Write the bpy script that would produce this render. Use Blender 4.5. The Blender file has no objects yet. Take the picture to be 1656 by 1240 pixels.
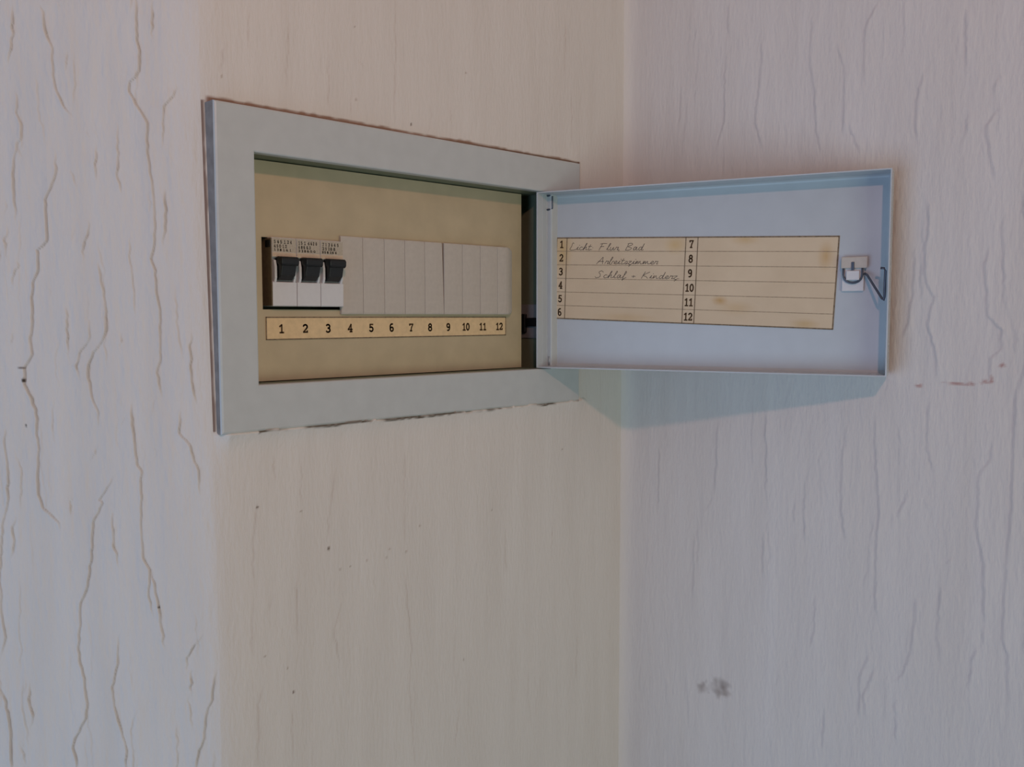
import bpy, bmesh, math, random
import numpy as np
from mathutils import Vector, Matrix

random.seed(7)
rng = np.random.default_rng(11)
scene = bpy.context.scene
COL = scene.collection
MM = 0.001

# ------------------------------------------------------------------ camera
cam_data = bpy.data.cameras.new('camera')
cam = bpy.data.objects.new('camera', cam_data)
COL.objects.link(cam)
cam_data.sensor_fit = 'HORIZONTAL'
cam_data.sensor_width = 36.0
cam_data.lens = 36.0 * 1481.111 / 1656.0
cam_data.clip_start = 0.01
cam.location = (-0.491845, -0.50496, 1.599572)
YAW, PITCH, ROLL = math.radians(44.30), math.radians(-4.14), math.radians(-0.06)
fwd = Vector((math.sin(YAW)*math.cos(PITCH), math.cos(YAW)*math.cos(PITCH), math.sin(PITCH)))
rgt = Vector((math.cos(YAW), -math.sin(YAW), 0.0))
upv = rgt.cross(fwd)
rg2 = rgt*math.cos(ROLL) + upv*math.sin(ROLL)
up2 = upv*math.cos(ROLL) - rgt*math.sin(ROLL)
cam.rotation_euler = Matrix((rg2, up2, -fwd)).transposed().to_euler()
scene.camera = cam

# ------------------------------------------------------------------ light
world = bpy.data.worlds.new('room_daylight')
scene.world = world
world.use_nodes = True
bg = world.node_tree.nodes['Background']
bg.inputs[0].default_value = (0.62, 0.83, 1.0, 1)
bg.inputs[1].default_value = 0.02

def area_light(name, loc, target, size, power, colour):
    d = bpy.data.lights.new(name, 'AREA')
    d.shape = 'DISK'; d.size = size; d.energy = power; d.color = colour
    o = bpy.data.objects.new(name, d)
    COL.objects.link(o)
    o.location = loc
    o.rotation_euler = (Vector(target) - Vector(loc)).to_track_quat('-Z', 'Y').to_euler()
    return o

BOX_C = Vector((-0.08, 0.0, 1.63))
key_dir = Vector((74, 107, -59)).normalized()
area_light('warm_wall_lamp', BOX_C - key_dir*1.15, BOX_C, 0.05, 2.6, (1.0, 0.50, 0.38))
area_light('room_fill', (-0.5, -1.95, 1.25), (0.1, -0.1, 1.6), 1.0, 7.7, (0.87, 1.0, 0.84))  # added unseen fill, tuned to balance the wall tones
area_light('low_blue_daylight', (-1.8, -0.10, 0.95), (0.14, -0.15, 1.4), 1.7, 14.6, (0.47, 0.68, 1.0))  # added unseen source for blue daylight from low on the left

scene.view_settings.view_transform = 'Standard'
scene.view_settings.look = 'None'
scene.view_settings.gamma = 1.0
scene.view_settings.use_curve_mapping = False
scene.view_settings.exposure = 0.0

# ------------------------------------------------------------------ traced relief of the wallpaper, in millimetres on each wall
CRACKS_LEFT=[[(108,1780.4),(107.9,1768.6),(108.8,1755.5),(111.9,1744.8)],
[(92.2,1780.3),(89.8,1772),(88.6,1762.6),(85.2,1754.2),(85.4,1741.2),(83.7,1730.4),(79.7,1722),(73.8,1714.8)],
[(66.6,1708.8),(65,1703.4)],
[(35,1785.9),(35.8,1759.9),(34.6,1752.8),(34.9,1742.1),(37.5,1738.6),(40.6,1735.6),(41.2,1730.2),(37.9,1724.3),(33.8,1718.3),(30.7,1712.3),(31.4,1694.2),(30.3,1682.2),(28.7,1670),(28,1655.4),(29.3,1642),(31.1,1634.7),(31.6,1634.6),(29.7,1627.2),(29.2,1616.2),(27.6,1605.1),(28.2,1586.5),(29,1574.1),(30.8,1566.6),(29.9,1557.9),(28.1,1552.2)],
[(108.2,1731.7),(106.8,1725.7),(107.5,1718.5),(104.9,1711.3),(105.6,1704.1),(108.3,1698.1),(110.5,1689.6),(111.1,1675.1),(110.3,1662.9),(111.2,1655.6)],
[(85,1695.6),(85.4,1683.5),(89.4,1675),(92.8,1667.8),(92.7,1653.2),(92.4,1644.6),(98.8,1639.1),(98.3,1637.1),(99,1627.3),(102.7,1618.7),(103.2,1607.6),(102.9,1597.7),(104.6,1586.6),(103.5,1577.8),(108.4,1570.4),(109.4,1560.4),(106,1551.6),(103.5,1544.1),(103.7,1529),(102.7,1521.4),(103.8,1503.6),(103.4,1493.5),(101.5,1486.5),(95.8,1480.7),(92.6,1477.3),(91.5,1470.6)],
[(48.1,1712.3),(48.6,1696.7),(49.1,1681),(46.9,1671.3)],
[(62,1700.3),(62.6,1682.2),(62.1,1678.6)],
[(67.2,1656.8),(68.1,1649.4),(71.5,1640.9),(71.7,1633.5)],
[(63,1633.4),(61,1618.7),(59.5,1607.6),(59.4,1592.7),(62.1,1585.3),(67.4,1579.1),(70.7,1571.6),(71.6,1564.1),(69.5,1554.1),(66.7,1544.1),(66.4,1534)],
[(109.6,1634.7),(111.1,1628.6),(113.8,1622.4),(114,1617.5)],
[(115.1,1591.5),(115.7,1585.3),(116.7,1582.8)],
[(68.6,1598.9),(69.6,1587.8),(74.9,1579.1),(77.6,1571.6),(75.5,1561.6)],
[(49.8,1541.6),(53.2,1534)],
[(46.4,1549.1),(46.2,1536.5),(44.7,1521.4),(43.8,1512.6),(41.4,1508.8),(42.8,1501.2),(41.8,1493.6),(42.4,1489.4),(42.7,1473.4),(42.8,1455.9),(39,1449.2),(39.5,1433),(37.8,1423.5),(37.2,1419.5)],
[(38.3,1449.2),(36,1439.8),(33.7,1426.3),(33.2,1418.1),(32.2,1407.2),(31.5,1399.1)],
[(66.7,1525.2),(72.1,1513.8)],
[(57.2,1507.5),(63.2,1497.3),(67.8,1491),(65.6,1489.4),(71.4,1477.4),(73.2,1461.3),(75.1,1445.1),(76.8,1435.6),(80.4,1427.5),(82,1412.5),(83.7,1401.6),(83,1390.7),(80.1,1378.3),(78.8,1366),(80.2,1356.3),(87.4,1343.8),(88.9,1338.2),(87.2,1329.9),(87.1,1321.5)],
[(121.7,1535.3),(122.7,1526.4),(121.5,1517.6),(121.1,1503.6),(121.3,1490.9),(122.9,1484),(126.4,1474.6),(127.9,1461.1),(129.2,1439.5),(128.8,1423.3),(126.8,1406.9),(129.8,1397.3),(132,1393.2)],
[(132.7,1378.1),(128.4,1367.1),(126.8,1356.1),(126.4,1343.6),(126.9,1321.3)],
[(58.9,1409.9),(59.3,1399),(61,1385.3),(63.3,1377),(63.4,1366),(60,1353.6),(56.4,1341.2),(55.4,1321.7)],
[(115.7,1379.6),(117.4,1371.3)],
[(113.1,1379.6),(114.2,1368.6),(112.7,1354.8),(115.6,1349.2)],
[(117.7,1481.3),(120.1,1471.9),(119.1,1462.5),(122.1,1454.4)],
[(118.6,1340.9),(119.6,1333.9),(117.2,1325.6)],
[(7.4,1410),(14.3,1401.8),(17.8,1395),(18.7,1386.8)],
[(16,1388.2),(16.2,1370.3)],
[(-0,1386.9),(3.6,1375.9),(4.5,1367.6),(8,1361.4),(9.4,1344.2),(12.6,1337.2),(14.4,1321.9)],
[(9.6,1591.4),(10.8,1566.6),(9.3,1554.1),(7.6,1546.6)],
[(17.6,1546.6),(18.7,1531.5),(12.6,1524),(8.6,1508.8),(8.4,1493.6)],
[(13.7,1734.9),(15.2,1727.8),(20.8,1721.8),(21.9,1706.2),(22.8,1696.6)],
[(80.5,1782.6),(80.8,1775.5)],
[(25.8,1782.3),(26.5,1758.7)],
[(76.1,1754.2),(77.8,1741.1)],
[(77.2,1687.1),(74,1675)],
[(82.6,1606.4),(82.5,1576.6)],
[(84.5,1493.4),(84.9,1480)],
[(59.8,1485.4),(59.7,1466.7),(57,1449.2)],
[(22.2,1674.9),(22.1,1655.4),(24.4,1640.8)],
[(50.7,1591.5),(51.7,1580.3)],
[(119.9,1640.9),(120.9,1631.1)],
[(114.4,1653.2),(117.3,1644.6),(117.1,1633.6)]]
CRACKS_BACK=[[(-203.9,1515.7),(-202.3,1494.8)],
[(-214.8,1487.1),(-216,1478),(-218.5,1459.7),(-218.1,1433.4)],
[(-215.1,1429.9),(-219.7,1424.3),(-220,1411.2),(-220.1,1388.5)],
[(-158.2,1501),(-163.4,1469.9),(-164.8,1454.2)],
[(-101.4,1507.1),(-101.8,1475.3),(-102.2,1441.3)],
[(-102.4,1419.9),(-100,1395.6),(-96.3,1366.4),(-99.4,1338.7),(-97,1307.1),(-94.6,1275.1)],
[(-184.7,1521.4),(-192.3,1515.4)],
[(-194.3,1524.2),(-200.7,1517.2)],
[(-183.8,1511.7),(-184.5,1477)],
[(-193.6,1349.9),(-193.4,1310.1)],
[(-212.3,1371.1),(-216.7,1358.9),(-218.1,1318.8)],
[(-153.9,1411.8),(-161.2,1393.1),(-157,1367.5)],
[(7.3,1517.2),(9,1510)],
[(80.4,1334.3),(78.8,1287.6)],
[(-51.4,1311),(-57.6,1275.9)],
[(-203.8,1426.6),(-211.4,1413)],
[(-35.9,1374.2),(-48,1369)],
[(-4.2,1436),(-4.3,1398)],
[(48.5,1437.4),(48.6,1397.4)],
[(-188.6,1435),(-188.4,1391.9)],
[(-104.7,1816.5),(-104,1773.4),(-105.8,1729.4)],
[(-156.3,1767.2),(-157,1731.6)],
[(-138,1770.8),(-126.3,1761.5)],
[(-139.5,1747.6),(-140.5,1728.3)],
[(-210.2,1788),(-211.8,1759.8)],
[(-56.4,1753.3),(-55.1,1732.5)],
[(63.4,1838),(61.9,1791)],
[(70.8,1783.1),(71.1,1735.6)],
[(-226.1,1763.8),(-229.4,1742.7)],
[(-184.1,1783.3),(-187.1,1739.6)]]
CRACKS_RIGHT=[[(130.2,1810.1),(129.5,1785.3),(125.2,1748.2),(132,1726.1)],
[(97.9,1806.7),(97.6,1752.7),(89.8,1729.7)],
[(170.6,1818.7),(170.3,1785),(174.4,1760.3),(176.1,1738),(180,1717.5)],
[(221.1,1817.3),(211.4,1801),(211.3,1766.9),(213.6,1758.8)],
[(190.2,1794.4),(196.2,1775.7),(196.7,1754.2),(197.5,1726.8)],
[(253,1764),(248.8,1744.8),(248.3,1730.2),(249.8,1711.7)],
[(200.4,1738.1),(209.6,1713.4)],
[(278.2,1798.8),(279.7,1753.2)],
[(301,1731.9),(292.9,1721.2),(295.2,1705.3),(299.3,1684)],
[(282.2,1731.7),(279.3,1711.1)],
[(319.1,1681.7),(316.6,1661.6)],
[(56.1,1788.8),(53.7,1752.9)],
[(223.6,1801.8),(218.7,1797.4)],
[(99.8,1844.8),(100.4,1816.9)],
[(300.3,1752.5),(295.7,1738)],
[(258,1678.5),(258.8,1655),(256.7,1644.2),(258.2,1622.1),(264.1,1612.5),(259.9,1593.6),(266.1,1576.4),(267.5,1555.9)],
[(250.1,1647.7),(249.4,1616),(246.8,1591.9),(242.9,1583.8)],
[(298,1644.8),(294.7,1633),(298,1599.9),(307,1591),(306.7,1579),(300.4,1572.8),(300.2,1557.7)],
[(305.7,1667.8),(304.8,1654.7),(308.1,1599.9)],
[(316.5,1678.4),(316.3,1665.4),(321.6,1650.6)],
[(324.1,1580.9),(319.3,1563.1),(316.9,1552.6),(316.4,1525.8)],
[(314.6,1595.5),(315.3,1576.3)],
[(255.1,1644.3),(255.4,1609.5)],
[(139.5,1527.2),(141,1457.8)],
[(204.3,1521.2),(201.8,1478.4),(202.4,1458.2),(206.6,1436.4)],
[(226.3,1531.9),(227.2,1499.5),(230.6,1462.9),(229,1436.3),(230.5,1383.6)],
[(261.8,1547.2),(263,1510),(267.7,1494)],
[(252.1,1483.4),(243.1,1458.5)],
[(303.3,1522.4),(302.9,1506.6),(296.6,1495.8),(295.8,1461.6),(301.4,1438.5),(301.9,1398.2)],
[(315.7,1539.1),(317,1477.2),(314.7,1437.4),(314.7,1409.6),(314.4,1391.5),(317.6,1382.4),(318.8,1346.7)],
[(172.9,1476.7),(174,1430.2)],
[(184,1392.5),(183.5,1361.9),(179.9,1349.1)],
[(258.7,1410.2),(256.6,1373.1),(250.7,1349.6),(243.2,1341.8)],
[(274.2,1420.2),(273.3,1384.2),(275.9,1365.9)],
[(227.7,1360.5),(220,1340.1),(219.7,1308.1)],
[(138.7,1433.1),(139.5,1394.2)],
[(92.4,1452.8),(84.9,1438.8)],
[(329.6,1452.3),(327,1424.5)],
[(329.4,1409.4),(326.6,1385.1)],
[(74,1421.4),(74.9,1364)],
[(95.9,1516.3),(93.9,1455.6)],
[(165.4,1461.6),(164.6,1440.2)],
[(260.9,1476.3),(264.3,1468.5)],
[(231.5,1350.4),(222.8,1327.4),(224.4,1309.7)],
[(193.8,1308.5),(192.1,1274.8)],
[(245.6,1334.8),(247.9,1295.7)],
[(298.4,1385),(293.6,1352.6)],
[(282.7,1440.7),(275.9,1432)],
[(37.9,1490.1),(37,1430.9)],
[(323.5,1520.6),(326.8,1478.8)]]
SPECKS_LEFT=[(109.7, 1562.6, 3.0), (109.5, 1535.6, 1.6), (110.7, 1569.9, 1.8), (112.8, 1570.0, 1.4), (108.4, 1569.9, 1.5), (33.7, 1426.3, 1.6)]
SPECKS_BACK=[(-164.4, 1448.2, 3.2), (-100.9, 1434.6, 2.2), (-88.6, 1451.3, 2.0), (-192.4, 1359.4, 2.6), (-184.5, 1476.1, 2.0), (-147.6, 1432.9, 1.6), (-155.9, 1432.5, 1.5), (-117.9, 1433.5, 1.5), (-115.2, 1439.3, 1.5), (-214.9, 1483.0, 2.5), (60.9, 1491.0, 1.2), (-211.9, 1387.9, 2.0), (-134.2, 1434.5, 1.2), (-48.2, 1342.5, 1.2), (-18.5, 1452.3, 1.5), (-196.3, 1376.3, 1.2), (-42.0, 1776.2, 2.0), (-136.1, 1742.4, 2.0), (-91.7, 1732.5, 2.5), (-228.5, 1741.5, 1.3), (-136.5, 1789.1, 1.5)]

# ------------------------------------------------------------------ materials
def nodes_of(m):
    m.use_nodes = True
    return m.node_tree.nodes, m.node_tree.links

def plain(name, rgb, rough=0.5, metal=0.0, spec=0.5, grain=0.0, grain_scale=400.0, bump=0.0):
    m = bpy.data.materials.new(name)
    n, l = nodes_of(m)
    b = n['Principled BSDF']
    b.inputs['Base Color'].default_value = (*rgb, 1)
    b.inputs['Roughness'].default_value = rough
    b.inputs['Metallic'].default_value = metal
    b.inputs['Specular IOR Level'].default_value = spec
    if grain or bump:
        tc = n.new('ShaderNodeTexCoord')
        t = n.new('ShaderNodeTexNoise'); t.inputs['Scale'].default_value = grain_scale
        t.inputs['Detail'].default_value = 4
        l.new(tc.outputs['Object'], t.inputs['Vector'])
        if grain:
            r = n.new('ShaderNodeMapRange')
            r.inputs['From Min'].default_value = 0.3; r.inputs['From Max'].default_value = 0.7
            r.inputs['To Min'].default_value = 1 - grain; r.inputs['To Max'].default_value = 1 + grain
            l.new(t.outputs['Fac'], r.inputs['Value'])
            v = n.new('ShaderNodeVectorMath'); v.operation = 'SCALE'
            v.inputs[0].default_value = rgb
            l.new(r.outputs['Result'], v.inputs['Scale'])
            l.new(v.outputs['Vector'], b.inputs['Base Color'])
        if bump:
            bp = n.new('ShaderNodeBump'); bp.inputs['Strength'].default_value = bump
            bp.inputs['Distance'].default_value = 0.0005
            l.new(t.outputs['Fac'], bp.inputs['Height'])
            l.new(bp.outputs['Normal'], b.inputs['Normal'])
    return m

def marked(name, rgb, rough, bump, patch=0.05, streak=(60, 60, 6)):
    """painted wallpaper / aged paper: base colour x patchy noise x the stains stored as the 'marks' attribute"""
    m = bpy.data.materials.new(name)
    n, l = nodes_of(m)
    b = n['Principled BSDF']
    b.inputs['Roughness'].default_value = rough
    b.inputs['Specular IOR Level'].default_value = 0.25
    tc = n.new('ShaderNodeTexCoord')
    mp = n.new('ShaderNodeMapping'); mp.inputs['Scale'].default_value = streak
    l.new(tc.outputs['Object'], mp.inputs['Vector'])
    t = n.new('ShaderNodeTexNoise'); t.inputs['Scale'].default_value = 1.0; t.inputs['Detail'].default_value = 5
    l.new(mp.outputs['Vector'], t.inputs['Vector'])
    ramp = n.new('ShaderNodeValToRGB')
    ramp.color_ramp.elements[0].position = 0.3; ramp.color_ramp.elements[1].position = 0.7
    lo = tuple(c*(1-patch*k) for c, k in zip(rgb, (0.7, 1.0, 1.4)))
    hi = tuple(min(1, c*(1+patch*k)) for c, k in zip(rgb, (0.9, 0.9, 0.8)))
    ramp.color_ramp.elements[0].color = (*lo, 1); ramp.color_ramp.elements[1].color = (*hi, 1)
    l.new(t.outputs['Fac'], ramp.inputs['Fac'])
    at = n.new('ShaderNodeAttribute'); at.attribute_name = 'marks'
    mx = n.new('ShaderNodeMix'); mx.data_type = 'RGBA'; mx.blend_type = 'MULTIPLY'
    mx.inputs[0].default_value = 1.0
    l.new(ramp.outputs['Color'], mx.inputs[6]); l.new(at.outputs['Color'], mx.inputs[7])
    l.new(mx.outputs[2], b.inputs['Base Color'])
    if bump:
        mp2 = n.new('ShaderNodeMapping'); mp2.inputs['Scale'].default_value = (420, 420, 110)
        l.new(tc.outputs['Object'], mp2.inputs['Vector'])
        t2 = n.new('ShaderNodeTexNoise'); t2.inputs['Scale'].default_value = 1.0; t2.inputs['Detail'].default_value = 6
        l.new(mp2.outputs['Vector'], t2.inputs['Vector'])
        bp = n.new('ShaderNodeBump'); bp.inputs['Strength'].default_value = bump; bp.inputs['Distance'].default_value = 0.0009
        l.new(t2.outputs['Fac'], bp.inputs['Height']); l.new(bp.outputs['Normal'], b.inputs['Normal'])
    return m

M_WALL = marked('painted_bark_wallpaper', (0.70, 0.665, 0.635), 0.85, 0.6, 0.035)
M_ENAMEL = plain('grey_enamel', (0.515, 0.545, 0.55), 0.34, 0, 0.5, 0.03, 90, 0.06)
M_ENAMEL_IN = plain('shaded_grey_enamel', (0.16, 0.19, 0.13), 0.45, 0, 0.4, 0.05, 120)  # the surround's enamel, darkened and greened to hold the recess shade
M_DOOR = plain('pale_grey_enamel', (0.50, 0.54, 0.57), 0.26, 0, 0.5, 0.025, 60, 0.05)
M_COVER = plain('yellowed_plastic', (0.50, 0.42, 0.28), 0.5, 0, 0.4, 0.06, 60, 0.08)
M_BLANK = plain('aged_grey_plastic', (0.52, 0.48, 0.43), 0.5, 0, 0.4, 0.04, 300)
M_WHITE = plain('white_plastic', (0.66, 0.67, 0.69), 0.35, 0, 0.5, 0.02, 300)
M_WARM_LIT = plain('warm_lit_plastic', (0.60, 0.47, 0.34), 0.4, 0, 0.5, 0.05, 500)  # warm light above the levers, put into the plastic's colour
M_GREYLAB = plain('grey_print_field', (0.46, 0.41, 0.33), 0.5, 0, 0.4, 0.12, 900)
M_BLACK = plain('black_plastic', (0.006, 0.007, 0.008), 0.45, 0, 0.5, 0.2, 500)
M_SIDE_SHADE = plain('brown_side_shade', (0.13, 0.10, 0.06), 0.6, 0, 0.3, 0.15, 300)  # brown stands in for shade on the first breaker's side
M_FLANGE = plain('shaded_dull_grey', (0.26, 0.24, 0.225), 0.6, 0, 0.3, 0.15, 150, 0.1)  # shade on the flange is mixed into this darker grey
M_DARK = plain('dark_void', (0.03, 0.028, 0.02), 0.8, 0, 0.2, 0.2, 100)
M_STRIP = plain('yellowed_paper_strip', (0.74, 0.56, 0.33), 0.7, 0, 0.2, 0.07, 260)
M_INK = plain('brown_black_ink', (0.085, 0.05, 0.024), 0.8, 0, 0.2, 0.3, 900)
M_LINE = plain('faded_brown_ink', (0.22, 0.165, 0.11), 0.8, 0, 0.2, 0.3, 600)
M_PEN = plain('graphite_pen', (0.12, 0.10, 0.085), 0.7, 0, 0.2, 0.35, 900)
M_PRINT = plain('grey_print', (0.11, 0.10, 0.085), 0.7, 0, 0.2, 0.3, 900)
M_CARD = marked('aged_index_card', (0.66, 0.54, 0.385), 0.75, 0.0, 0.05, (40, 40, 40))
M_STEEL = plain('dark_spring_steel', (0.10, 0.12, 0.16), 0.4, 0.6, 0.5, 0.1, 300)
M_ZINC = plain('zinc_plate', (0.40, 0.43, 0.44), 0.4, 0.5, 0.5, 0.08, 200)
M_FLOOR = plain('oak_floor', (0.30, 0.20, 0.12), 0.5, 0, 0.4, 0.2, 12)
M_CEIL = plain('white_ceiling', (0.72, 0.70, 0.67), 0.9, 0, 0.2, 0.03, 20)

# ------------------------------------------------------------------ mesh helpers (all dimensions in millimetres)
def link_mesh(name, bm, mat, parent=None, loc=(0, 0, 0), smooth=False, bevel=0.0):
    me = bpy.data.meshes.new(name)
    bmesh.ops.scale(bm, vec=(MM, MM, MM), verts=bm.verts)
    bmesh.ops.recalc_face_normals(bm, faces=bm.faces)
    if smooth:
        for f in bm.faces: f.smooth = True
    bm.to_mesh(me); bm.free()
    me.materials.append(mat)
    o = bpy.data.objects.new(name, me)
    COL.objects.link(o)
    o.location = (loc[0]*MM, loc[1]*MM, loc[2]*MM)
    if parent: o.parent = parent
    if bevel:
        b = o.modifiers.new('bevel', 'BEVEL'); b.width = bevel*MM; b.segments = 2; b.limit_method = 'ANGLE'
        b.angle_limit = math.radians(40)
    return o

def add_box(bm, x0, x1, y0, y1, z0, z1):
    v = [bm.verts.new(c) for c in ((x0,y0,z0),(x1,y0,z0),(x1,y1,z0),(x0,y1,z0),(x0,y0,z1),(x1,y0,z1),(x1,y1,z1),(x0,y1,z1))]
    for f in ((0,1,2,3),(4,7,6,5),(0,4,5,1),(1,5,6,2),(2,6,7,3),(3,7,4,0)):
        bm.faces.new([v[i] for i in f])

def add_prism_x(bm, prof, x0, x1):
    """closed (y,z) outline extruded along x"""
    a = [bm.verts.new((x0, y, z)) for y, z in prof]
    b = [bm.verts.new((x1, y, z)) for y, z in prof]
    n = len(prof)
    for i in range(n):
        bm.faces.new((a[i], a[(i+1) % n], b[(i+1) % n], b[i]))
    bm.faces.new(a); bm.faces.new(b[::-1])

def add_tube(bm, pts, r, seg=8):
    pts = [Vector(p) for p in pts]
    rings = []
    for i, p in enumerate(pts):
        t = (pts[min(i+1, len(pts)-1)] - pts[max(i-1, 0)]).normalized()
        a = t.cross(Vector((0.13, 0.21, 0.97)))
        if a.length < 0.05: a = t.cross(Vector((1, 0, 0)))
        a.normalize(); b = t.cross(a)
        rings.append([bm.verts.new(p + (a*math.cos(2*math.pi*k/seg) + b*math.sin(2*math.pi*k/seg))*r) for k in range(seg)])
    for q0, q1 in zip(rings, rings[1:]):
        for k in range(seg):
            bm.faces.new((q0[k], q0[(k+1) % seg], q1[(k+1) % seg], q1[k]))
    bm.faces.new(rings[0]); bm.faces.new(rings[-1][::-1])

def add_stroke(bm, pts, w, place):
    """a printed or pen line: a flat ribbon through 2-D points; place() turns a 2-D point into 3-D"""
    for (x0, y0), (x1, y1) in zip(pts, pts[1:]):
        dx, dy = x1-x0, y1-y0
        L = math.hypot(dx, dy)
        if L < 1e-6: continue
        ex, ey = dx/L*w*0.35, dy/L*w*0.35
        nx, ny = -dy/L*w/2, dx/L*w/2
        q = [(x0-ex+nx, y0-ey+ny), (x0-ex-nx, y0-ey-ny), (x1+ex-nx, y1+ey-ny), (x1+ex+nx, y1+ey+ny)]
        bm.faces.new([bm.verts.new(place(*c)) for c in q])

def arc(cx, cy, rx, ry, a0, a1, n=10):
    return [(cx+rx*math.cos(math.radians(a0+(a1-a0)*i/n)), cy+ry*math.sin(math.radians(a0+(a1-a0)*i/n))) for i in range(n+1)]

# slab-serif figures in a 0.62 x 1 box
FIG = {
 '0': [arc(.31,.5,.24,.46,0,360,14)],
 '1': [[(.10,.78),(.33,.96),(.33,.04)], [(.12,.04),(.54,.04)]],
 '2': [arc(.30,.72,.23,.24,165,-30,10)+[(.42,.48),(.10,.10)], [(.08,.06),(.54,.06),(.54,.2)]],
 '3': [arc(.28,.74,.22,.22,150,-90,9), arc(.28,.27,.25,.25,90,-150,9)],
 '4': [[(.42,.04),(.42,.96),(.06,.32),(.58,.32)], [(.28,.04),(.56,.04)]],
 '5': [[(.52,.94),(.15,.94),(.13,.54)]+arc(.29,.32,.24,.28,115,-150,10)],
 '6': [arc(.36,.62,.26,.36,70,180,8)+[(.10,.3)], arc(.32,.29,.21,.26,0,360,12)],
 '7': [[(.08,.78),(.08,.93),(.54,.93),(.36,.5),(.26,.04)], [(.16,.04),(.4,.04)]],
 '8': [arc(.31,.73,.19,.22,0,360,12), arc(.31,.27,.23,.25,0,360,12)],
 '9': [arc(.30,.70,.21,.26,0,360,12), [(.52,.7)]+arc(.26,.4,.26,.37,0,-110,8)],
}
# joined handwriting, x-height 1
PEN = {
 'L': (1.3, [[(.55,2.2),(.3,2.3),(.25,1.2),(.1,.1),(.9,.0),(1.2,.2)]]),
 'F': (1.5, [[(.5,2.1),(.3,1),(.15,0)],[(.1,2.0),(.6,2.2),(1.3,2.15)],[(.25,1.1),(.9,1.2)]]),
 'B': (1.4, [[(.4,2.2),(.25,1),(.1,0)],[(.2,2.0),(.8,2.25),(1.1,1.8),(.4,1.15),(1.1,.7),(.8,.05),(.1,0)]]),
 'A': (1.5, [[(0,0),(.5,1.2),(.85,2.2),(.95,1.1),(1.1,0)],[(.2,.8),(1.2,.85)]]),
 'S': (1.4, [[(1.2,1.9),(.8,2.3),(.45,1.8),(.8,1.1),(.8,.3),(.3,-.05),(0,.3)]]),
 'K': (1.4, [[(.45,2.2),(.25,1),(.1,0)],[(1.2,2.1),(.3,1.05),(.8,.6),(1.15,0)]]),
 'i': (.55, [[(0,.1),(.3,1),(.2,.15),(.55,.15)],[(.42,1.5),(.48,1.6)]]),
 'c': (.75, [[(.65,.85),(.35,1),(.1,.5),(.3,0),(.75,.2)]]),
 'h': (.95, [[(0,.1),(.5,1.9),(.4,2.1),(.15,0),(.35,.8),(.6,1),(.6,.1),(.95,.15)]]),
 't': (.65, [[(.35,1.8),(.15,.2),(.35,0),(.65,.2)],[(0,1.15),(.65,1.2)]]),
 'l': (.6, [[(0,.1),(.5,1.9),(.35,2.1),(.2,.2),(.6,.15)]]),
 'u': (.95, [[(.1,1),(.1,.2),(.35,0),(.65,.9),(.65,.1),(.95,.15)]]),
 'r': (.7, [[(0,.1),(.2,1),(.3,.85),(.6,.9),(.45,.1),(.7,.15)]]),
 'a': (.95, [[(.65,.9),(.3,1),(.1,.4),(.3,0),(.65,.9),(.6,.1),(.95,.15)]]),
 'd': (1.0, [[(.6,.9),(.3,1),(.1,.4),(.3,0),(.6,.5),(.85,2.1),(.65,.1),(1,.15)]]),
 'b': (.9, [[(0,.1),(.45,2),(.3,2.1),(.15,.1),(.5,0),(.6,.8),(.9,.9)]]),
 'e': (.7, [[(0,.2),(.5,.6),(.4,1),(.12,.6),(.3,0),(.7,.2)]]),
 's': (.65, [[(0,.1),(.35,1),(.5,.4),(.2,0),(.65,.2)]]),
 'z': (.75, [[(.05,.9),(.55,.95),(.1,.1),(.5,-.2),(.3,-.7),(.75,.2)]]),
 'm': (1.3, [[(0,.1),(.15,1),(.15,.1),(.4,.95),(.5,.1),(.75,.95),(.9,.15),(1.3,.15)]]),
 'n': (.95, [[(0,.1),(.15,1),(.15,.1),(.45,.95),(.6,.1),(.95,.15)]]),
 'f': (.7, [[(0,.1),(.5,1.7),(.35,2.1),(.15,-.6),(.3,-.3),(.7,.2)]]),
 ',': (.4, [[(.15,.1),(.05,-.35)]]),
 ':': (.4, [[(.15,.05),(.2,.12)],[(.25,.75),(.3,.82)]]),
 '+': (.9, [[(.1,.6),(.7,.6)],[(.4,.95),(.4,.2)]]),
 '.': (.4, [[(.15,.0),(.2,.08)]]),
 ' ': (.8, []),
}

# ------------------------------------------------------------------ walls
BX0, BX1, BZ0, BZ1 = -238.9, 79.6, 1530.15, 1725.05        # outer edge of the steel surround
FRONT = 0.0                                                 # its front face lies in y = 0
Z_FINE = (1175.0, 1905.0)

def axis(lo, hi, fine_lo, fine_hi, step, coarse=60.0):
    a = []
    if lo < fine_lo: a += list(np.linspace(lo, fine_lo, max(2, int((fine_lo-lo)/coarse)+1))[:-1])
    n = int(round((fine_hi-fine_lo)/step))
    a += list(np.linspace(fine_lo, fine_hi, n+1))
    if hi > fine_hi: a += list(np.linspace(fine_hi, hi, max(2, int((hi-fine_hi)/coarse)+1))[1:])
    return np.array(a)

def smooth_noise(S, Z, ls, lz, seed):
    """value noise with cells ls x lz mm"""
    g = np.random.default_rng(seed).random((257, 257))
    u, v = S/ls + 1000.0, Z/lz + 1000.0
    iu, iv = np.floor(u).astype(int), np.floor(v).astype(int)
    fu, fv = u-iu, v-iv
    fu = fu*fu*(3-2*fu); fv = fv*fv*(3-2*fv)
    a = g[iu % 257, iv % 257]; b = g[(iu+1) % 257, iv % 257]
    c = g[iu % 257, (iv+1) % 257]; d = g[(iu+1) % 257, (iv+1) % 257]
    return (a*(1-fu)+b*fu)*(1-fv) + (c*(1-fu)+d*fu)*fv - 0.5

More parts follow.
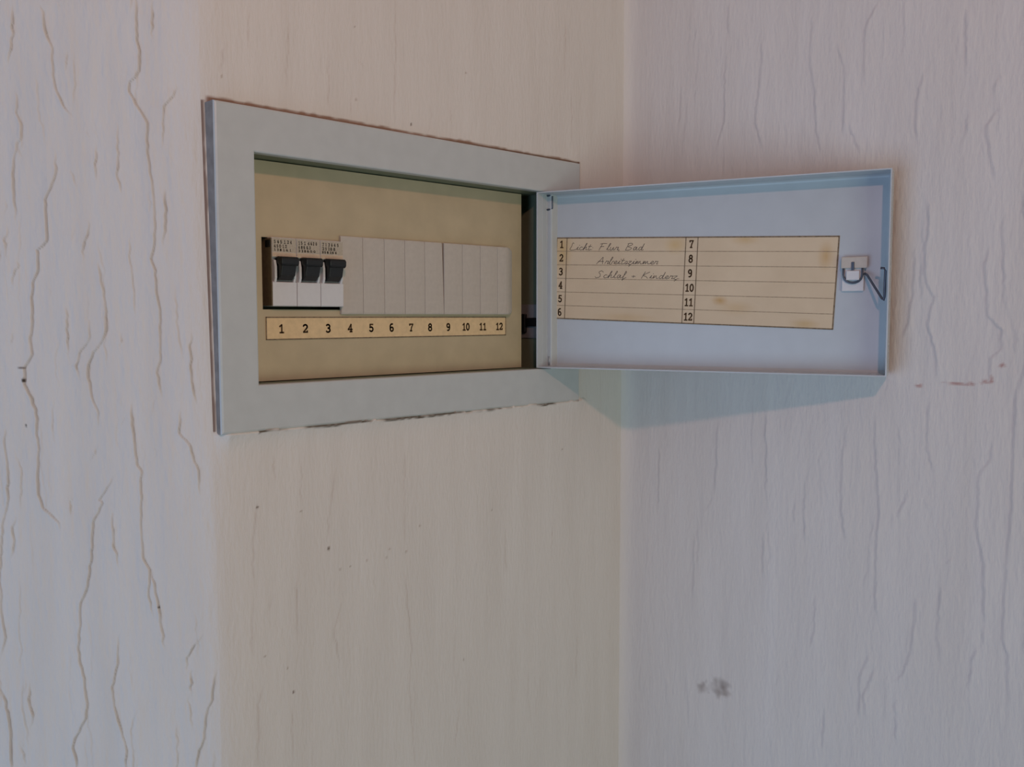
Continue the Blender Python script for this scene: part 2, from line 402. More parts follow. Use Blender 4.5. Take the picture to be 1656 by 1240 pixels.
def relief(s, z, cracks, depth, step, width, grime_shade, n_random, seed, flow, body=1.0):
    """height (mm, + = proud) and grime (0..1) over the grid s x z from the traced seams plus many minor ones"""
    S, Z = np.meshgrid(s, z)
    H = body*(0.45*smooth_noise(S, Z, 26, 90, seed) + 0.30*smooth_noise(S, Z, 7, 34, seed+1)) + flow*smooth_noise(S, Z, 2.6, 16, seed+2) \
        + 0.5*flow*smooth_noise(S, Z, 1.6, 3.0, seed+3)
    G = np.zeros_like(H)
    r = np.random.default_rng(seed+9)
    todo = [(pl, 1.0, r.random()) for pl in cracks]
    for _ in range(n_random):
        s0 = r.uniform(s.min(), s.max()); zz = r.uniform(*Z_FINE); ln = r.uniform(8, 60)
        pl = []
        for k in range(5):
            pl.append((s0, zz)); s0 += r.normal(0, 1.3); zz -= ln/4
        todo.append((pl, r.uniform(0.12, 0.60), r.random()))
    for pl, amp, rnd in todo:
        pl = sorted(pl, key=lambda q: q[1])
        pz = np.array([q[1] for q in pl]); ps = np.array([q[0] for q in pl])
        if pz[-1]-pz[0] < 1.5: pz[-1] = pz[0]+1.5
        rows = np.where((z >= pz[0]) & (z <= pz[-1]))[0]
        if len(rows) == 0: continue
        zr = z[rows]
        cs = np.interp(zr, pz, ps) + 0.5*np.interp(zr, np.linspace(pz[0], pz[-1], 12), r.normal(0, 0.6, 12)) \
            + 0.45*np.interp(zr, np.arange(pz[0], pz[-1]+6, 3.0), r.normal(0, 0.6, len(np.arange(pz[0], pz[-1]+6, 3.0))))
        mid = np.clip(np.minimum(zr-pz[0], pz[-1]-zr)/9.0, 0, 1)
        mod = mid*(0.55+0.6*np.interp(zr, np.linspace(pz[0], pz[-1], 9), r.random(9)))*amp
        lo, hi = np.searchsorted(s, cs.min()-16), np.searchsorted(s, cs.max()+16)
        if hi <= lo: continue
        D = s[None, lo:hi]-cs[:, None]
        w = width*(0.8+0.5*rnd)
        groove = -depth*np.exp(-(D/w)**2)
        ridge = 0.35*depth*np.exp(-((D-2.1*w)/(1.5*w))**2) + 0.2*depth*np.exp(-((D+2.4*w)/(1.8*w))**2)
        lip = step*np.where(D > 0, np.exp(-np.abs(D)/7.0), -0.35*np.exp(-np.abs(D)/5.0))*np.tanh(np.abs(D)/(0.6*w))
        H[np.ix_(rows, range(lo, hi))] += (groove+ridge+lip)*mod[:, None]
        g = np.exp(-(D/(w*1.05))**2)*mod[:, None]*grime_shade  # darkens each groove for dirt and for the shade inside it
        sub = G[np.ix_(rows, range(lo, hi))]
        G[np.ix_(rows, range(lo, hi))] = np.maximum(sub, g)
    fz = np.clip(np.minimum(z-Z_FINE[0], Z_FINE[1]-z)/20.0, 0, 1)
    return H*fz[:, None], G*fz[:, None]

def sheet(name, P, marks, keep=None):
    """P: rows x cols x 3 positions in mm; keep: quads to keep"""
    nr, nc = P.shape[:2]
    idx = np.arange(nr*nc).reshape(nr, nc)
    q = np.stack([idx[:-1, :-1], idx[:-1, 1:], idx[1:, 1:], idx[1:, :-1]], -1).reshape(-1, 4)
    if keep is not None: q = q[keep.reshape(-1)]
    me = bpy.data.meshes.new(name)
    me.vertices.add(nr*nc)
    me.vertices.foreach_set('co', (P.reshape(-1, 3)*MM).astype(np.float32).ravel())
    me.loops.add(q.size); me.polygons.add(len(q))
    me.loops.foreach_set('vertex_index', q.astype(np.int32).ravel())
    me.polygons.foreach_set('loop_start', np.arange(0, q.size, 4, dtype=np.int32))
    me.polygons.foreach_set('use_smooth', np.ones(len(q), dtype=bool))
    me.update(calc_edges=True)
    a = me.attributes.new('marks', 'FLOAT_COLOR', 'POINT')
    a.data.foreach_set('color', np.concatenate([marks, np.ones(marks.shape[:2]+(1,))], -1).astype(np.float32).ravel())
    me.materials.append(M_WALL)
    o = bpy.data.objects.new(name, me)
    COL.objects.link(o)
    return o

def stain(marks, S, Z, s0, z0, rs, rz, rgb, soft=0.5, seed=None):
    d = np.sqrt(((S-s0)/rs)**2+((Z-z0)/rz)**2)
    if seed is not None: d = d + 0.9*smooth_noise(S, Z, rs*0.45, rz*0.45, seed)
    k = np.clip((1-d)/soft, 0, 1)[..., None]
    marks *= 1-k*(1-np.array(rgb))

GRIME_SHADE = np.array([0.36, 0.345, 0.36])  # tint for crack dirt together with painted groove shade
zc = axis(0, 2500, *Z_FINE, 1.0)

def back_y(X, Z):
    left = np.clip((20-X)/260, 0, 1)**1.3
    up = np.clip((Z-1515)/215, 0, 1)
    y = 2.2 + (1.5+6.0*up)*left
    return y
def edge_y(Z): return back_y(np.full_like(Z, -241.0), Z) + 2.6

# bark-pattern wallpaper left of the outer corner: turns away at 45 degrees
CX, CY = -241.0, 9.0
sl = axis(0, 700, 0, 150, 0.55)
Hl, Gl = relief(sl, zc, CRACKS_LEFT, 0.65, 0.9, 0.36, 0.46, 420, 21, 0.42, 2.2)
S, Z = np.meshgrid(sl, zc)
ml = np.ones(S.shape+(3,)) - Gl[..., None]*(1-GRIME_SHADE)
t = np.mean([q[:2] for q in SPECKS_LEFT[2:5]], axis=0)
stain(ml, S, Z, t[0], t[1], 2.8, 0.7, (.30, .26, .24), 0.6)
for s0, z0, r in SPECKS_LEFT[:2]+SPECKS_LEFT[5:]: stain(ml, S, Z, s0, z0, r*0.45, r*0.55, (.12, .10, .09), 0.5)
sag = 1.5*smooth_noise(S*0, Z, 50, 120, 5)
off = Hl + 0.8*sag*np.exp(-S/30)
shared = edge_y(Z)                               # both papers meet in one rounded edge
rise = 3.0*np.exp(-S/9.0)
base = (shared-CY)*np.exp(-S/60)
k = off*(1-np.exp(-S/3.0)) - rise + 3.0
Pl = np.stack([CX - S*.7071 - (k)*.7071, CY + base + S*.7071 - (k)*.7071, Z], -1)
wl = sheet('wall_left', Pl, ml); wl['kind'] = 'structure'

# recess wall that carries the box
xb = axis(-241, 143, -241, 143, 0.95)
Hb, Gb = relief(xb, zc, CRACKS_BACK, 0.20, 0.16, 0.5, 0.36, 60, 41, 0.12, 1.0)
S, Z = np.meshgrid(xb, zc)
yb = back_y(S, Z) - 0.6*Hb*np.clip((S+241)/5.0, 0, 1)
edge = np.exp(-(S+241)/8.0)
yb = yb + 2.6*edge
# paint and plaster run unevenly up to the surround
jag = 0.8*smooth_noise(S, Z*0, 9, 50, 61) + 0.5*smooth_noise(S, Z*0, 3, 50, 62)
below = (Z < BZ0 + 0.5 + 1.6*jag)
near = np.exp(-np.clip(BZ0-Z, 0, 400)/7.0)*np.clip((S+240.5)/7.0, 0, 1)*np.clip((BX1+12-S)/12.0, 0, 1)
yb = np.where(below, yb*(1-near) + (-0.7)*near, yb)
inside = (S > BX0-0.2) & (S < BX1+0.4) & (Z > BZ0+0.5+1.6*jag) & (Z < BZ1+0.2)
yb = np.where(inside, np.maximum(yb, 4.5), yb)
mb = np.ones(S.shape+(3,)) - Gb[..., None]*(1-np.array([.60, .47, .40]))
for s0, z0, r in SPECKS_BACK:
    stain(mb, S, Z, s0, z0, max(r*0.42, 0.9), max(r*0.5, 0.9), (.28, .22, .19) if r > 2.4 else (.62, .55, .50), 0.6)
# torn brown paper edge along the top of the surround and dark gaps along its bottom
top_w = 2.0 + 0.24*back_y(S, Z) + 1.0*smooth_noise(S, Z*0, 14, 50, 71) + 0.8*smooth_noise(S, Z*0, 4, 50, 72)
k = np.clip((top_w-(Z-BZ1))/1.2, 0, 1)*(Z > BZ1-2)*(S < BX1+1.5)*np.clip((S-BX0)/2.0, 0, 1)
mb *= 1-k[..., None]*(1-np.array([.40, .25, .19]))
k = np.clip((1.5-np.abs(S-BX1-0.6))/1.0, 0, 1)*(Z > 1692)*(Z < BZ1+1)
mb *= 1-k[..., None]*(1-np.array([.50, .34, .26]))
gap = np.clip((smooth_noise(S, Z*0, 21, 50, 81)+0.02+0.35*(S < -60)*(S > -215)-0.3*(S < -215)+0.2*smooth_noise(S, Z*0, 4, 50, 82))*4.5, 0, 1)
k = gap*np.clip((1.15-np.abs(Z-(BZ0-0.2+1.6*jag)))/0.8, 0, 1)*(S < BX1-2)
mb *= 1-k[..., None]*(1-np.array([.13, .11, .08]))
k = np.clip((0.0+0.9*smooth_noise(S*0, Z, 50, 7, 77)+BX0-S)/0.9, 0, 1)*((Z > BZ0+1) & (Z < BZ1+1))   # dirty cut edge beside the surround
mb *= 1-k[..., None]*(1-np.array([.36, .28, .26]))
keep = np.ones((len(zc)-1, len(xb)-1), bool)
cz, cx = (zc[:-1]+zc[1:])/2, (xb[:-1]+xb[1:])/2
keep[np.ix_((cz > BZ0+12) & (cz < BZ1-8), (cx > BX0+8) & (cx < BX1-8))] = False
Pb = np.stack([S, yb, Z], -1)
wb = sheet('wall_back', Pb, mb, keep); wb['kind'] = 'structure'

# wall on the right, coming towards the viewer from the inner corner
sr = axis(0, 1600, 0, 350, 1.0)
Hr, Gr = relief(sr, zc, CRACKS_RIGHT, 0.5, 1.1, 0.75, 0.08, 240, 91, 0.30, 1.8)
S, Z = np.meshgrid(sr, zc)
Hr *= np.clip((S-4)/22, 0.12, 1)
mr = np.ones(S.shape+(3,)) - Gr[..., None]*(1-np.array([.55, .50, .50]))
for i, (s0, z0, rs, rz, c) in enumerate([(85.8, 1292, 6, 7, .62), (104.0, 1300, 9, 10, .60), (99, 1292, 8, 7, .66), (108, 1294, 5, 5, .72)]):
    stain(mr, S, Z, s0, z0, rs, rz, (c, c*.94, c*.92), 0.9, 100+i)
for i, (s0, z0, rs, rz) in enumerate([(281, 1555.4, 9, 1.6), (290, 1556, 3, 1.5), (298.3, 1557.4, 3.6, 1.8), (309, 1568.8, 3, 1.6), (256, 1552.9, 4, 1.5), (302, 1559, 2, 3)]):
    stain(mr, S, Z, s0, z0, rs, rz, (.72, .50, .48), 0.8, 120+i)
fil = 6.0*np.exp(-S/4.2)                        # caulked, rounded inner corner
Xr = 143 - 0.015*S - 0.6*Hr - fil
Yr = back_y(np.full_like(Z, 143.0), Z) - S
Pr = np.stack([Xr, Yr, Z], -1)
wr = sheet('wall_right', Pr, mr); wr['kind'] = 'structure'

for nm, z0, z1, m in (('floor', -20, 0, M_FLOOR), ('ceiling', 2500, 2520, M_CEIL)):
    bm = bmesh.new()
    add_box(bm, -1700, 143, -1600, 510, z0, z1)
    o = link_mesh(nm, bm, m); o['kind'] = 'structure'

# ------------------------------------------------------------------ the fuse box (local origin: bottom centre of the surround's front)
OX, OZ = -79.65, BZ0
root = bpy.data.objects.new('fuse_box', None)
root.empty_display_size = 0.05
COL.objects.link(root)
root.location = (OX*MM, 0, OZ*MM)
root['label'] = 'grey steel fuse box in the recess wall, small door open, handwritten circuit card inside'
root['category'] = 'fuse box'
def LX(x): return x-OX
def LZ(z): return z-OZ

ox0, ox1, oz0, oz1 = LX(-213.7), LX(45.0), LZ(1558.6), LZ(1698.1)
fx0, fx1, fz0, fz1 = LX(BX0), LX(BX1), LZ(BZ0), LZ(BZ1)

# surround: flat bezel, rounded outer flange and turned-in inner lip
bm = bmesh.new()
def ring(x0, x1, y, z0, z1): return [bm.verts.new(c) for c in ((x0,y,z0),(x1,y,z0),(x1,y,z1),(x0,y,z1))]
prof = []
for d, y in ((0.0, 1.6), (0.45, 0.5), (1.5, 0.0)):
    prof.append(ring(fx0+d, fx1-d, y, fz0+d, fz1-d))
for d, y in ((1.0, 0.0), (0.3, 0.3), (0.0, 1.0), (0.0, 6.0)):
    prof.append(ring(ox0-d, ox1+d, y, oz0-d, oz1+d))
for a, b in zip(prof, prof[1:]):
    for i in range(4): bm.faces.new((a[i], a[(i+1) % 4], b[(i+1) % 4], b[i]))
link_mesh('steel_surround', bm, M_ENAMEL, root)

bm = bmesh.new()
add_box(bm, fx0, fx0+1, 1.65, 15, fz0, fz1); add_box(bm, fx1-1, fx1, 1.65, 15, fz0, fz1)
add_box(bm, fx0+1, fx1-1, 1.65, 15, fz1-1, fz1); add_box(bm, fx0+1, fx1-1, 1.65, 15, fz0, fz0+1)
o = link_mesh('side_flange', bm, M_FLANGE, root)
o['label'] = 'grey flange with painted-in shade along the edge of the surround'

# inner tray behind it
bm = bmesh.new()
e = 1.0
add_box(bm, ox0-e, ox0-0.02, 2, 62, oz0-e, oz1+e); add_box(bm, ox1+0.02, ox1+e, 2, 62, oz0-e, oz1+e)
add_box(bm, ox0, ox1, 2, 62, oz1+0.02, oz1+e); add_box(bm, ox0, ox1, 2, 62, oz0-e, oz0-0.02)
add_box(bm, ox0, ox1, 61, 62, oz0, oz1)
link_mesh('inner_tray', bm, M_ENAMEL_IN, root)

# yellowed cover plate with the slot for the breakers
CVR = 20.0
sx0, sx1, sz0, sz1 = LX(-199.3), LX(16.0), LZ(1604.6), LZ(1650.1)
bm = bmesh.new()
add_box(bm, ox0+.6, sx0, CVR, CVR+2, oz0+.6, oz1-.6); add_box(bm, sx1, LX(31.0), CVR, CVR+2, oz0+.6, oz1-.6)
add_box(bm, sx0, sx1, CVR, CVR+2, oz0+.6, sz0); add_box(bm, sx0, sx1, CVR, CVR+2, sz1, oz1-.6)
link_mesh('cover_plate', bm, M_COVER, root)['label'] = 'yellowed plastic cover plate'

# mounting rail seen only as a dark gap behind the slot
bm = bmesh.new()
add_box(bm, sx0-6, sx1+6, 38, 39, LZ(1610), LZ(1645)); add_box(bm, sx0-6, sx1+6, 34, 38, LZ(1642), LZ(1645)); add_box(bm, sx0-6, sx1+6, 34, 38, LZ(1610), LZ(1613))
link_mesh('mounting_rail', bm, M_ZINC, root)

# three circuit breakers; each: body > label_field, printed_lettering, toggle_lever
def build_breaker(x):
    b0, b1 = 0.0, 43.3
    f = -5.4                                            # front face, relative to the cover plane
    bm = bmesh.new()
    w0, w1 = 0.12, 17.38
    # lower block, web behind the lever, upper block, side cheeks that guard the lever
    add_prism_x(bm, [(f, b0+.6), (f+.5, b0), (14, b0), (14, b1), (f+.5, b1), (f, b1-.6), (f, 31.0), (f+3.4, 30.0), (f+3.4, 16.4), (f-.2, 15.2)], w0, w1)
    body = link_mesh('circuit_breaker', bm, M_WHITE, root, (LX(x), CVR, LZ(1606.6)), bevel=0.25)
    for cx0, cx1 in ((w0+1.0, w0+2.6), (w1-2.6, w1-1.0)):
        bm = bmesh.new()
        add_prism_x(bm, [(f+3.5, 15.0), (f-.2, 15.2), (f-1.3, 18.0), (f-1.3, 25.0), (f-.2, 29.0), (f+3.5, 30.2)], cx0, cx1)
        link_mesh('cheek', bm, M_WHITE, body, bevel=0.2)
    bm = bmesh.new()
    add_box(bm, w0+.15, w1-.15, f-.14, f+.3, 34.2, 42.9)
    link_mesh('label_field', bm, M_GREYLAB, body)
    bm = bmesh.new()
    add_box(bm, w0+.15, w1-.15, f-.25, f+.3, 31.2, 34.0)
    link_mesh('warm_lit_band', bm, M_WARM_LIT, body)
    bm = bmesh.new()
    r = random.Random(int(abs(x)*10))
    y = f-.2
    P = lambda a, b: (a, y, b)
    for row, (za, zb, n) in enumerate(((39.6, 41.6, 7), (36.9, 38.8, 5), (34.9, 36.2, 6))):
        xx = 1.4
        for i in range(n):
            ww = r.uniform(.9, 1.9)
            if xx+ww > 16: break
            k = r.choice('012345678')
            for st in FIG[k]:
                add_stroke(bm, [(xx+px*ww*1.3, za+pz*(zb-za)) for px, pz in st], .38, P)
            xx += ww+r.uniform(.4, 1.1)
    link_mesh('printed_lettering', bm, M_PRINT, body)
    # lever, tipped up: narrow stem and a wider thumb bar on top
    bm = bmesh.new()
    add_prism_x(bm, [(f+3.3, 16.8), (f-.4, 16.4), (f-4.6, 19.5), (f-6.6, 27.2), (f+3.3, 30.4)], 3.4, 13.9)
    add_prism_x(bm, [(f-1.6, 27.0), (f-6.2, 25.2), (f-7.6, 26.6), (f-7.8, 29.6), (f-6.4, 31.0), (f-1.6, 31.4)], 2.5, 15.0)
    link_mesh('toggle_lever', bm, M_BLACK, body, bevel=0.5)['label'] = 'black toggle lever'
    return body
for i in range(3):
    brk = build_breaker(-195.2 + 17.7*i)
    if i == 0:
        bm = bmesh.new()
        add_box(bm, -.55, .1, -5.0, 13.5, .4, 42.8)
        link_mesh('side_shade_plate', bm, M_SIDE_SHADE, brk)  # added plate that paints the breaker's outer side as shaded
        bm = bmesh.new()
        add_box(bm, -1.0, -.5, -4.6, 1.0, 37.4, 41.6)
        link_mesh('end_clip', bm, M_BLACK, brk)

# nine grey blanking modules over the unused ways
bxs = [-142.0+17.73*i for i in range(10)]
for i in range(9):
    bm = bmesh.new()
    y = CVR - 2.6 - 3.0*i/8
    x0, x1 = 0.03, 17.68
    gap_top = 1.7 if i == 4 else 0.0
    yb0 = CVR-.05-y
    pts = [(x0+(0.8 if i == 5 else 0)*0, 0), (x1, 0)]
    xs = np.linspace(x0, x1, 7)
    front = []
    for k, xx in enumerate(xs):
        t = k/6
        bow = 0.28*(2*t-1)**2 if i not in (8,) else 0.4*(2*t-1)**2 + 2.2*max(0, t-.55)**1.5/.3
        col = []
        for zz in (0.0, 1.0, 26.0, 51.0, 52.2):
            inset = 0.9*max(0, (t-.8)/.2)*(1 if zz in (0.0, 52.2) else 0)*(i == 8)
            sh = -(gap_top*zz/52.2) if k == 6 else 0.0
            rz = 0.35 if zz in (0.0, 52.2) else 0.0
            zo = zz + (0.0 if zz < 26 else -2.2*max(0, t-.75)/.25*(i == 8)) + (1.6*max(0, t-.8)/.2*(i == 8) if zz < 26 else 0)
            col.append(bm.verts.new((xx+sh, bow+rz, zo)))
        front.append(col)
    for a, b in zip(front, front[1:]):
        for k in range(4): bm.faces.new((a[k], b[k], b[k+1], a[k+1]))
    loop = [c[0] for c in front]+front[-1][1:]+[c[-1] for c in front[::-1]][1:]+front[0][-2:0:-1]
    back = [bm.verts.new((v.co.x, yb0, v.co.z)) for v in loop]
    n = len(loop)
    for k in range(n): bm.faces.new((loop[k], loop[(k+1) % n], back[(k+1) % n], back[k]))
    bm.faces.new(back)
    link_mesh('blanking_module', bm, M_BLANK, root, (LX(bxs[i]), y, LZ(1601.8)))

# number strip 1..12
st0, st1, sb, stp = LX(-197.6), LX(13.3), LZ(1585.3), LZ(1599.9)
bm = bmesh.new(); add_box(bm, st0, st1, CVR-.45, CVR+.02, sb, stp)
strip = link_mesh('number_strip', bm, M_STRIP, root)
strip['label'] = 'cream paper strip numbered 1 to 12'
bm = bmesh.new()
PS = lambda a, b: (a, CVR-.5, b)
for q in ([(st0+.3, sb+.3), (st1-.3, sb+.3)], [(st0+.3, stp-.3), (st1-.3, stp-.3)], [(st0+.3, sb+.3), (st0+.3, stp-.3)], [(st1-.3, sb+.3), (st1-.3, stp-.3)]):
    add_stroke(bm, q, .75, PS)
link_mesh('strip_border', bm, M_LINE, strip)
bm = bmesh.new()
for k in range(12):
    t = str(k+1); h = 5.3; wd = 4.1 if len(t) == 1 else 3.7
    xc = LX(-186.36+17.5*k) - (len(t)*wd)/2
    for j, ch in enumerate(t):
        for st in FIG[ch]:
            add_stroke(bm, [(xc+j*wd*1.02+px/.62*wd*.92, LZ(1592.3)-h/2+pz*h) for px, pz in st], 1.1, PS)
link_mesh('number_lettering', bm, M_INK, strip)

# catch on the right inner side of the tray: zinc plate with a black rubber stop
bm = bmesh.new()
add_box(bm, ox1-1.0, ox1-.02, 12.0, 36.0, LZ(1582.5), LZ(1610.0))
link_mesh('catch_plate', bm, M_ZINC, root, bevel=0.2)
bm = bmesh.new()
add_box(bm, ox1-3.0, ox1-.9, 11.0, 28.0, LZ(1592.0), LZ(1599.0))
add_box(bm, ox1-4.0, ox1-.5, 26.5, 32.5, LZ(1587.0), LZ(1602.2))
link_mesh('catch_stop', bm, M_BLACK, root, bevel=0.7)

# ------------------------------------------------------------------ the open door: a shallow pressed tray
ANG = math.radians(70.8)
HX, HY = LX(35.8), -8.2
DD = Vector((math.cos(ANG), -math.sin(ANG), 0)); NN = Vector((-math.sin(ANG), -math.cos(ANG), 0))
def DP(u, w, z):
    p = Vector((HX, HY, 0)) + DD*u + NN*w
    return (p.x, p.y, z)
dz0, dz1 = LZ(1560.0), LZ(1697.0)
U0, U1, DEPTH = -11.8, 246.0, 18.0
EDGE = ((0, 0), (0.12, 0.0), (0.5, -15.6), (0.9, -16.8), (1.6, -17.6), (2.6, -18.0))
HINGE_EDGE = ((0, 0), (0.35, 0.0), (1.5, -6.0), (1.75, -6.1), (2.7, -12.0), (2.95, -12.1), (4.1, -17.2), (4.6, -17.8), (5.4, -18.0))
us = sorted(set([U0+d for d, _ in HINGE_EDGE] + list(np.linspace(0, 238, 14)) + [U1-d for d, _ in EDGE]))
zs = sorted(set([dz0+d for d, _ in EDGE] + list(np.linspace(dz0+8, dz1-8, 10)) + [dz1-d for d, _ in EDGE]))
us[0], us[-1], zs[0], zs[-1] = U0, U1, dz0, dz1
def profile(d, prof): return float(np.interp(d, [q[0] for q in prof], [q[1] for q in prof]))
def door_w(u, z):
    return max(profile(U1-u, EDGE), profile(dz1-z, EDGE), profile(z-dz0, EDGE), profile(u-U0, HINGE_EDGE))
bm = bmesh.new()
g = [[bm.verts.new(DP(u, door_w(u, z), z)) for z in zs] for u in us]
for a, b in zip(g, g[1:]):
    for k in range(len(zs)-1): bm.faces.new((a[k], a[k+1], b[k+1], b[k]))
loop = [(u, dz0) for u in us] + [(U1, z) for z in zs[1:]] + [(u, dz1) for u in us[::-1][1:]] + [(U0, z) for z in zs[::-1][1:-1]]
inner = [c[0] for c in g] + g[-1][1:] + [c[-1] for c in g[::-1]][1:] + g[0][-2:0:-1]
def outer(u, z, w):
    uu = u+(0.7 if u == U1 else (-0.7 if u == U0 else 0)); zz = z+(0.7 if z == dz1 else (-0.7 if z == dz0 else 0))
    return bm.verts.new(DP(uu, w, zz))
r1 = [outer(u, z, door_w(u, z)+.05) for u, z in loop]; r2 = [outer(u, z, -DEPTH-.8) for u, z in loop]
n = len(loop)
for a, b in ((inner, r1), (r1, r2)):
    for k in range(n): bm.faces.new((a[k], a[(k+1) % n], b[(k+1) % n], b[k]))
bm.faces.new(r2)
for f in bm.faces: f.smooth = False
door = link_mesh('door', bm, M_DOOR, root)
for p in door.data.polygons:
    p.use_smooth = False
door['label'] = 'open pressed steel door with rolled edges'

# hinge pins
bm = bmesh.new()
W0 = -12.5
add_tube(bm, [DP(-10.2, W0, LZ(1696.0)), DP(-5.0, W0, LZ(1696.0)), DP(-4.6, W0, LZ(1695.4)), DP(-4.6, W0, LZ(1686.0)), DP(-5.2, W0, LZ(1685.2)), DP(-9.6, W0, LZ(1685.0))], 0.8)
link_mesh('hinge_pin', bm, M_STEEL, door, smooth=True)
bm = bmesh.new()
add_tube(bm, [DP(-6.8, W0, LZ(1561)), DP(-6.8, W0, LZ(1568.0))], 1.0)
link_mesh('hinge_pin', bm, M_ZINC, door, smooth=True)

# index card pasted inside the door
CW, CH = 215.5, 65.2
cA, cB, cC, cD = (-3.0, LZ(1663.2)), (212.7, LZ(1656.0)), (209.7, LZ(1590.5)), (-5.0, LZ(1598.4))
def card_uv(a, b):
    s, t = a/CW, b/CH
    u = (cA[0]*(1-s)+cB[0]*s)*(1-t)+(cD[0]*(1-s)+cC[0]*s)*t
    z = (cA[1]*(1-s)+cB[1]*s)*(1-t)+(cD[1]*(1-s)+cC[1]*s)*t
    return u, z
def CP(lift):
    def f(a, b):
        u, z = card_uv(a, b)
        return DP(u, -DEPTH+lift, z)
    return f
bm = bmesh.new()
na, nb = 106, 32
top, bot = CP(0.35), CP(0.02)
gt = [[bm.verts.new(top(CW*i/na, CH*j/nb)) for j in range(nb+1)] for i in range(na+1)]
for a, b in zip(gt, gt[1:]):
    for j in range(nb): bm.faces.new((a[j], b[j], b[j+1], a[j+1]))
ed = [c[0] for c in gt]+gt[-1][1:]+[c[-1] for c in gt[::-1]][1:]+gt[0][-2:0:-1]
eb = [(CW*i/na, 0) for i in range(na+1)]+[(CW, CH*j/nb) for j in range(1, nb+1)]+[(CW*i/na, CH) for i in range(na-1, -1, -1)]+[(0, CH*j/nb) for j in range(nb-1, 0, -1)]
lo = [bm.verts.new(bot(*q)) for q in eb]
for k in range(len(ed)): bm.faces.new((ed[k], ed[(k+1) % len(ed)], lo[(k+1) % len(ed)], lo[k]))
card = link_mesh('index_card', bm, M_CARD, door)
card['label'] = 'cream card ruled in twelve numbered rows'
A = np.array([[CW*i/na, CH*j/nb] for i in range(na+1) for j in range(nb+1)])
cm = np.ones((len(card.data.vertices), 3))
for a0, b0, ra, rb, c in ((98, 6, 10, 8, (.93, .84, .62)), (134, 47, 7, 4, (.80, .62, .36)), (146, 52, 16, 6, (.93, .86, .74)), (207, 14, 6, 12, (.86, .72, .52)),
                          (196, 62, 12, 4, (.86, .76, .55)), (6, 10, 9, 22, (.90, .80, .55)), (150, 2, 12, 5, (.88, .78, .6)), (60, 62, 30, 4, (.93, .86, .74))):
    k = np.clip(1-np.hypot((A[:, 0]-a0)/ra, (A[:, 1]-b0)/rb), 0, 1)[:, None]
    cm[:len(A)] *= 1-k*(1-np.array(c))
at = card.data.attributes.new('marks', 'FLOAT_COLOR', 'POINT')
at.data.foreach_set('color', np.concatenate([cm, np.ones((len(cm), 1))], 1).astype(np.float32).ravel())
# printed rules and way numbers
bm = bmesh.new(); P = CP(0.42)
def rule(a0, b0, a1, b1, w):
    n = 8
    add_stroke(bm, [(a0+(a1-a0)*i/n, b0+(b1-b0)*i/n) for i in range(n+1)], w, P)
for q in ((.4, .4, CW-.4, .4), (.4, CH-.4, CW-.4, CH-.4), (.4, .4, .4, CH-.4), (CW-.4, .4, CW-.4, CH-.4)): rule(*q, 0.95)
for a in (9.2, 106.0, 115.2): rule(a, 0.4, a, CH-.4, 0.7)
link_mesh('card_border_print', bm, M_LINE, door)
bm = bmesh.new()
for k in range(1, 6): rule(0.4, CH*k/6, CW-.4, CH*k/6, 0.42)
link_mesh('card_ruling_print', bm, plain('pale_brown_ink', (.33, .255, .175), .8, 0, .2, .3, 500), door)
for k in range(12):
    if k % 6 == 0: bm = bmesh.new()
    t = str(k+1); h = 5.6; wd = 3.5 if len(t) == 1 else 3.3
    ac = (4.9 if k < 6 else 110.6) - len(t)*wd/2
    bc = CH*((k % 6)+.5)/6
    for j, ch in enumerate(t):
        for st in FIG[ch]:
            add_stroke(bm, [(ac+j*wd*1.05+px/.62*wd*.9, bc+h/2-pz*h) for px, pz in st], 1.0, P)
    if k % 6 == 5: link_mesh('card_number_lettering', bm, M_INK, door)
# handwriting
def write(text, a, b, width, xh=2.35, pen=0.38):
    tot = sum(PEN[c][0] for c in text)
    k = width/tot
    x = 0.0
    for c in text:
        wd, sts = PEN[c]
        for st in sts:
            P2 = [Vector(q) for q in st]
            fine = []
            for i in range(len(P2)-1):
                p0, p1, p2, p3 = P2[max(i-1, 0)], P2[i], P2[i+1], P2[min(i+2, len(P2)-1)]
                for s in range(4):
                    t = s/4
                    fine.append(0.5*((2*p1)+(p2-p0)*t+(2*p0-5*p1+4*p2-p3)*t*t+(3*p1-p0-3*p2+p3)*t**3))
            fine.append(P2[-1])
            add_stroke(bm, [(a+(x+q.x)*k+q.y*xh*.28, b-q.y*xh) for q in fine], pen, P)
        x += wd
bm = bmesh.new()
R6 = CH/6
write('Licht:', 11.5, R6*1-1.0, 20)
write('Flur, Bad', 36, R6*1-.9, 37)
write('Arbeitszimmer', 35, R6*2-1.0, 50)
write('Schlaf- + Kinderz.'.replace('-', ''), 34, R6*3-1.0, 69)
link_mesh('handwriting', bm, M_PEN, door)

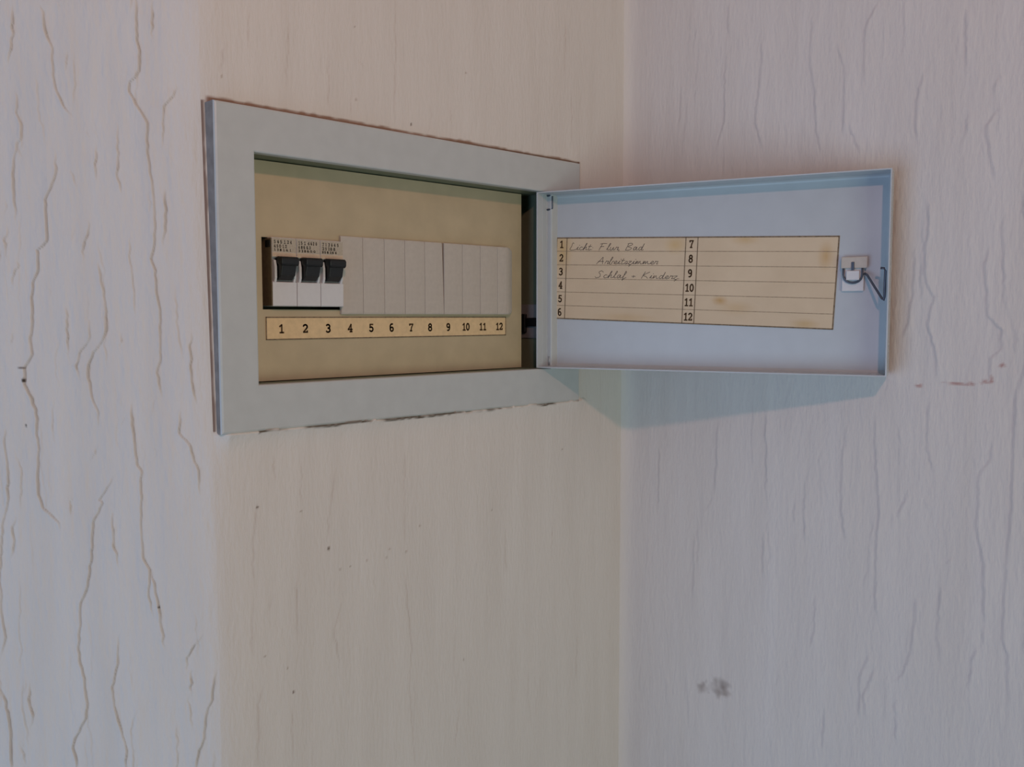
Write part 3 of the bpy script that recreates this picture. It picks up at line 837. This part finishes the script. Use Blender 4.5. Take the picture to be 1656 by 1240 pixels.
# latch: plastic keeper with a steel loop, and the bent spring that reaches the door's edge
bm = bmesh.new()
def dbox(bm, u0, u1, w0, w1, z0, z1):
    v = [bm.verts.new(DP(*c)) for c in ((u0,w0,z0),(u1,w0,z0),(u1,w1,z0),(u0,w1,z0),(u0,w0,z1),(u1,w0,z1),(u1,w1,z1),(u0,w1,z1))]
    for f in ((0,1,2,3),(4,7,6,5),(0,4,5,1),(1,5,6,2),(2,6,7,3),(3,7,4,0)): bm.faces.new([v[i] for i in f])
dbox(bm, 214.9, 229.3, -DEPTH, -DEPTH+2.2, LZ(1617.3), LZ(1640.6))
link_mesh('latch_keeper', bm, M_WHITE, door, bevel=0.6)
bm = bmesh.new(); dbox(bm, 214.4, 231.6, -DEPTH+2.0, -DEPTH+4.2, LZ(1633.0), LZ(1641.0))
link_mesh('keeper_bridge', bm, M_BLANK, door, bevel=0.7)
bm = bmesh.new(); dbox(bm, 217.9, 226.6, -DEPTH+2.0, -DEPTH+4.6, LZ(1624.9), LZ(1631.4))
link_mesh('keeper_button', bm, M_WHITE, door, bevel=0.5)
bm = bmesh.new()
uc, wl_, zl_ = 222.2, -DEPTH+3.3, LZ(1628.6)
pts = [(uc-6.2, zl_+4.6)] + [(uc+6.2*math.cos(math.radians(a)), zl_+5.6*math.sin(math.radians(a))) for a in range(180, 361, 15)] + [(uc+6.2, zl_+4.6)]
add_tube(bm, [DP(u, wl_, z) for u, z in pts], 0.75)
link_mesh('latch_loop', bm, M_STEEL, door, smooth=True)
bm = bmesh.new()
dbox(bm, uc-1.0, uc+1.0, -DEPTH+4.0, -DEPTH+4.9, LZ(1631.8), LZ(1637.4))
link_mesh('latch_pin', bm, M_STEEL, door, bevel=0.3)
bm = bmesh.new()
add_tube(bm, [DP(229.6, -DEPTH+3.2, LZ(1629.5)), DP(231.6, -DEPTH+3.6, LZ(1628.2)), DP(236.5, -11.0, LZ(1620.5)), DP(242.0, -7.0, LZ(1612.0)), DP(243.2, -6.2, LZ(1611.0)), DP(243.6, -6.0, LZ(1613)), DP(243.8, -6.0, LZ(1630.6)), DP(243.0, -6.0, LZ(1632.2)), DP(240.8, -6.4, LZ(1632.4))], 0.85)
link_mesh('latch_spring', bm, M_STEEL, door, smooth=True)
